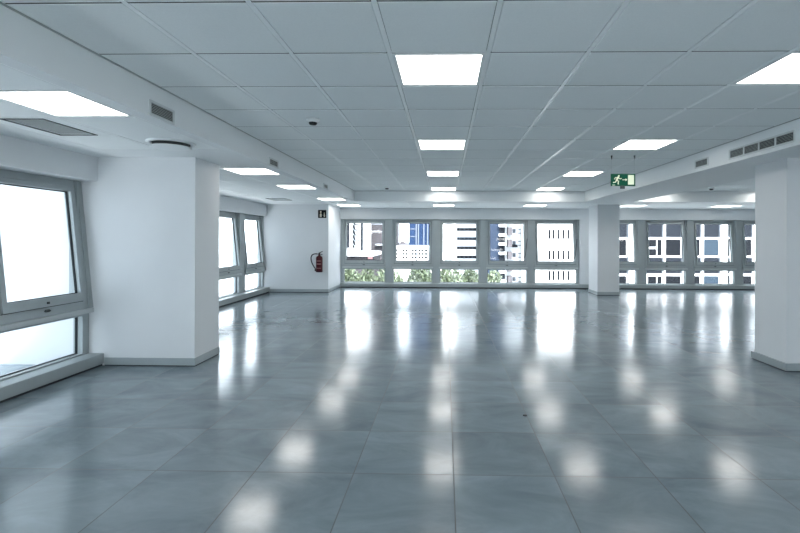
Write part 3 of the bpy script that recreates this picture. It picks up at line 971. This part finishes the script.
part(r, 'awning', 'bgrey', [(511.8, 516.4, 244.6, 247.2)], Y + 1, 0.8)
# slotted white facade
Y = 42.0
r = bldg('office_building', 'white facade with tall dark slot windows behind the fifth far window')
body(r, 533, 598, 0, Y, 6, 'bwhite', ztop=20)
for row in range(4):
    yt = 229.5 + 20.6 * (row - 1)
    for x in (548.4, 552.4, 557.2, 562.2, 567.4, 590.0, 594.0):
        b = MB(); pbox(b, x, x + 2.2, yt, yt + 9.5, Y, 0.04, 0.02); b.build('slot_window', 'bglass', r)
    part(r, 'pale_slot', 'bpale', [(539.0, 540.2, yt + 1, yt + 9)], Y, 0.04)
# courtyard facade
Y = 40.0
r = bldg('office_building', 'courtyard facade with white piers and dark windows beyond the right windows')
body(r, 606, 800, 0, Y, 12, 'bstone', ztop=20)
piers = [(609.0, 611.0, .5), (626.2, 632.5, .75), (636.0, 637.5, .3), (661.2, 663.6, .6), (680.2, 686.5, .75), (699.2, 701.4, .6), (718.0, 724.6, .75), (728.2, 732.6, .6), (750.6, 753.6, .6), (768.0, 771.0, .6)]
for x0, x1, d in piers: part(r, 'white_pier', 'bwhite', [(x0 + d * 3.2, x1, 120, 345)], Y, d * 0.5)
bays = [(611.0, 626.2), (637.5, 661.2)]
bays = [(611.0, 626.2), (646.0, 661.2), (663.6, 680.2), (686.5, 699.2), (701.4, 718.0), (724.6, 728.2), (732.6, 750.6), (753.6, 768.0)]
for row in range(3):
    o = 36.3 * (row - 1)
    for k, (x0, x1) in enumerate(bays):
        part(r, 'spandrel', 'bgrey', [(x0, x1, 225.0 + o - 3, 236.6 + o)], Y, 0.10)
        part(r, 'window_frame', 'bwhite', [(x0, x1, 237.6 + o, 257.2 + o)], Y, 0.18)
        wf = r.children[-1]
        if x1 - x0 > 6:
            mid = (x0 + x1) / 2
            b = MB()
            if k == 1:
                for a_, c_ in ((239.6, 246.8), (248.8, 255.4)):
                    pbox(b, x0 + 0.9, mid + 1.6, a_ + o, c_ + o, Y, 0.22, 0.0)
                pbox(b, mid + 2.6, x1 - 0.7, 239.6 + o, 255.4 + o, Y, 0.22, 0.0)
            else:
                pbox(b, x0 + 1.0, x1 - 0.9, 239.4 + o, 255.6 + o, Y, 0.22, 0.0)
            b.build('pane', 'bglass2' if k == 4 else 'bglass', wf)
        else:
            b = MB(); pbox(b, x0 + 0.3, x1 - 0.3, 238.5 + o, 256.5 + o, Y, 0.22, 0.0); b.build('pane', 'bglass', wf)
# tall block glimpsed at the edge of the slim rear left window
r = bldg('tower_building', 'grey block with stacked balconies at the edge of the slim left window')
b = MB(); b.box((-30, 40, GZ), (-22.9, 44, 22)); b.build('walls', 'bpale', r)
for k in range(10):
    z = -6.5 + 2.9 * k
    b = MB(); b.box((-25.0, 39.2, z), (-22.3, 43.5, z + 1.0)); b.build('balcony', 'bgrey', r)
# pale party wall outside the left windows
r = tag(empty('neighbouring_building'), 'plain pale facade filling the view outside the left windows', 'building')
b = MB(); b.box((-30, -30, GZ), (-18, 30, 24)); b.build('walls', 'bcool', r)
b = MB(); b.box((-30.3, -30.3, 24), (-17.7, 30.3, 24.6)); b.build('parapet', 'bwhite', r)


# trees: many small leaves gathered in clumps on a branching trunk
def make_foliage(seed, n=3600):
    rnd = random.Random(seed)
    bm = bmesh.new()
    clumps = []
    for _ in range(26):
        th, ph = rnd.uniform(0, 2 * PI), math.acos(rnd.uniform(-0.5, 1))
        rr = rnd.uniform(0.55, 1.0)
        clumps.append((Vector((2.1 * rr * math.sin(ph) * math.cos(th), 2.1 * rr * math.sin(ph) * math.sin(th), 1.7 * rr * math.cos(ph))), rnd.uniform(0.5, 0.85)))
    for _ in range(n):
        c, rad = rnd.choice(clumps)
        v = Vector((rnd.gauss(0, 1), rnd.gauss(0, 1), rnd.gauss(0, 1))).normalized() * rad * rnd.uniform(0.55, 1.0)
        p = c + v
        a = Vector((rnd.gauss(0, 1), rnd.gauss(0, 1), rnd.gauss(0, 1))).normalized()
        t = a.orthogonal().normalized(); s_ = a.cross(t)
        l, w_ = rnd.uniform(0.12, 0.22), rnd.uniform(0.06, 0.11)
        q = [p - t * l, p + s_ * w_, p + t * l, p - s_ * w_]
        bm.faces.new([bm.verts.new(x) for x in q])
    me = bpy.data.meshes.new('foliage'); bm.to_mesh(me); bm.free()
    return me


fol = [make_foliage(3), make_foliage(11), make_foliage(23)]
tr = MB(); tr.tube([(0, 0, 0), (0.05, 0, 2.5), (0.0, 0.1, 4.6), (0.1, 0.0, 6.2)], [0.19, 0.15, 0.12, 0.06], 10)
for k in range(5):
    a_ = k * 1.26
    tr.tube([(0.02, 0.05, 4.2 + 0.2 * k), (0.7 * math.cos(a_), 0.7 * math.sin(a_), 5.2 + 0.1 * k), (1.5 * math.cos(a_), 1.5 * math.sin(a_), 6.0)], [0.09, 0.06, 0.03], 8)
trunk0 = None
spots = [(346, 22, 268.0, 'leaf2', 'pale green tree at the left in the first far window'), (366, 32, 269.0, 'leaf', 'green street tree in the first far window right of its pale neighbour'),
         (388, 25, 268.5, 'leaf2', 'light green tree at the left in the second far window'), (420, 30, 265.5, 'leaf', 'bushy green tree at the right in the second far window'),
         (449, 24, 266.0, 'leaf2', 'leafy tree at the left in the middle far window'), (470, 33, 269.5, 'leaf', 'leafy tree at the right in the middle far window'),
         (489, 26, 271.5, 'leaf2', 'tree top low in the fourth far window')]
for i, (px, Y, ptop, lm, lab) in enumerate(spots):
    X, zt = at(px, ptop, Y)
    top = 8.1
    sc = (zt - GZ) / top
    t = empty('tree', (X, Y, GZ), rz=i * 1.1)
    t.scale = (sc, sc, sc)
    if trunk0 is None:
        trunk0 = tr.build('trunk', 'bark', t)
    else:
        c = trunk0.copy(); COL.objects.link(c); c.parent = t
    me = fol[i % 3].copy(); me.materials.append(M[lm])
    fo = bpy.data.objects.new('foliage', me); COL.objects.link(fo); fo.parent = t; fo.location = (0, 0, 6.1); fo.scale = (0.62, 0.62, 1.0)
    tag(t, lab, 'tree', 'street trees beyond the far windows')

# ------------------------------------------------------------------ light
wd = bpy.data.worlds.new('overcast_sky'); S.world = wd
wd.use_nodes = True
bg = wd.node_tree.nodes['Background']
bg.inputs['Color'].default_value = (0.82, 0.915, 1.0, 1)
bg.inputs['Strength'].default_value = 5.0
sl = bpy.data.lights.new('sun', 'SUN'); sl.energy = 13.0; sl.angle = 0.02; sl.color = (1.0, 0.97, 0.93)
so = bpy.data.objects.new('sun', sl); COL.objects.link(so)
sd = Vector((-0.22, 0.72, -0.66)).normalized()
so.rotation_euler = sd.to_track_quat('-Z', 'Y').to_euler()

vs = S.view_settings
vs.view_transform = 'Standard'; vs.look = 'None'; vs.gamma = 1.0; vs.use_curve_mapping = False
vs.exposure = 0.80
S.display_settings.display_device = 'sRGB'
S.cycles.use_denoising = True
S.cycles.max_bounces = 10
S.cycles.diffuse_bounces = 6
S.cycles.transparent_max_bounces = 12
S.cycles.sample_clamp_indirect = 6
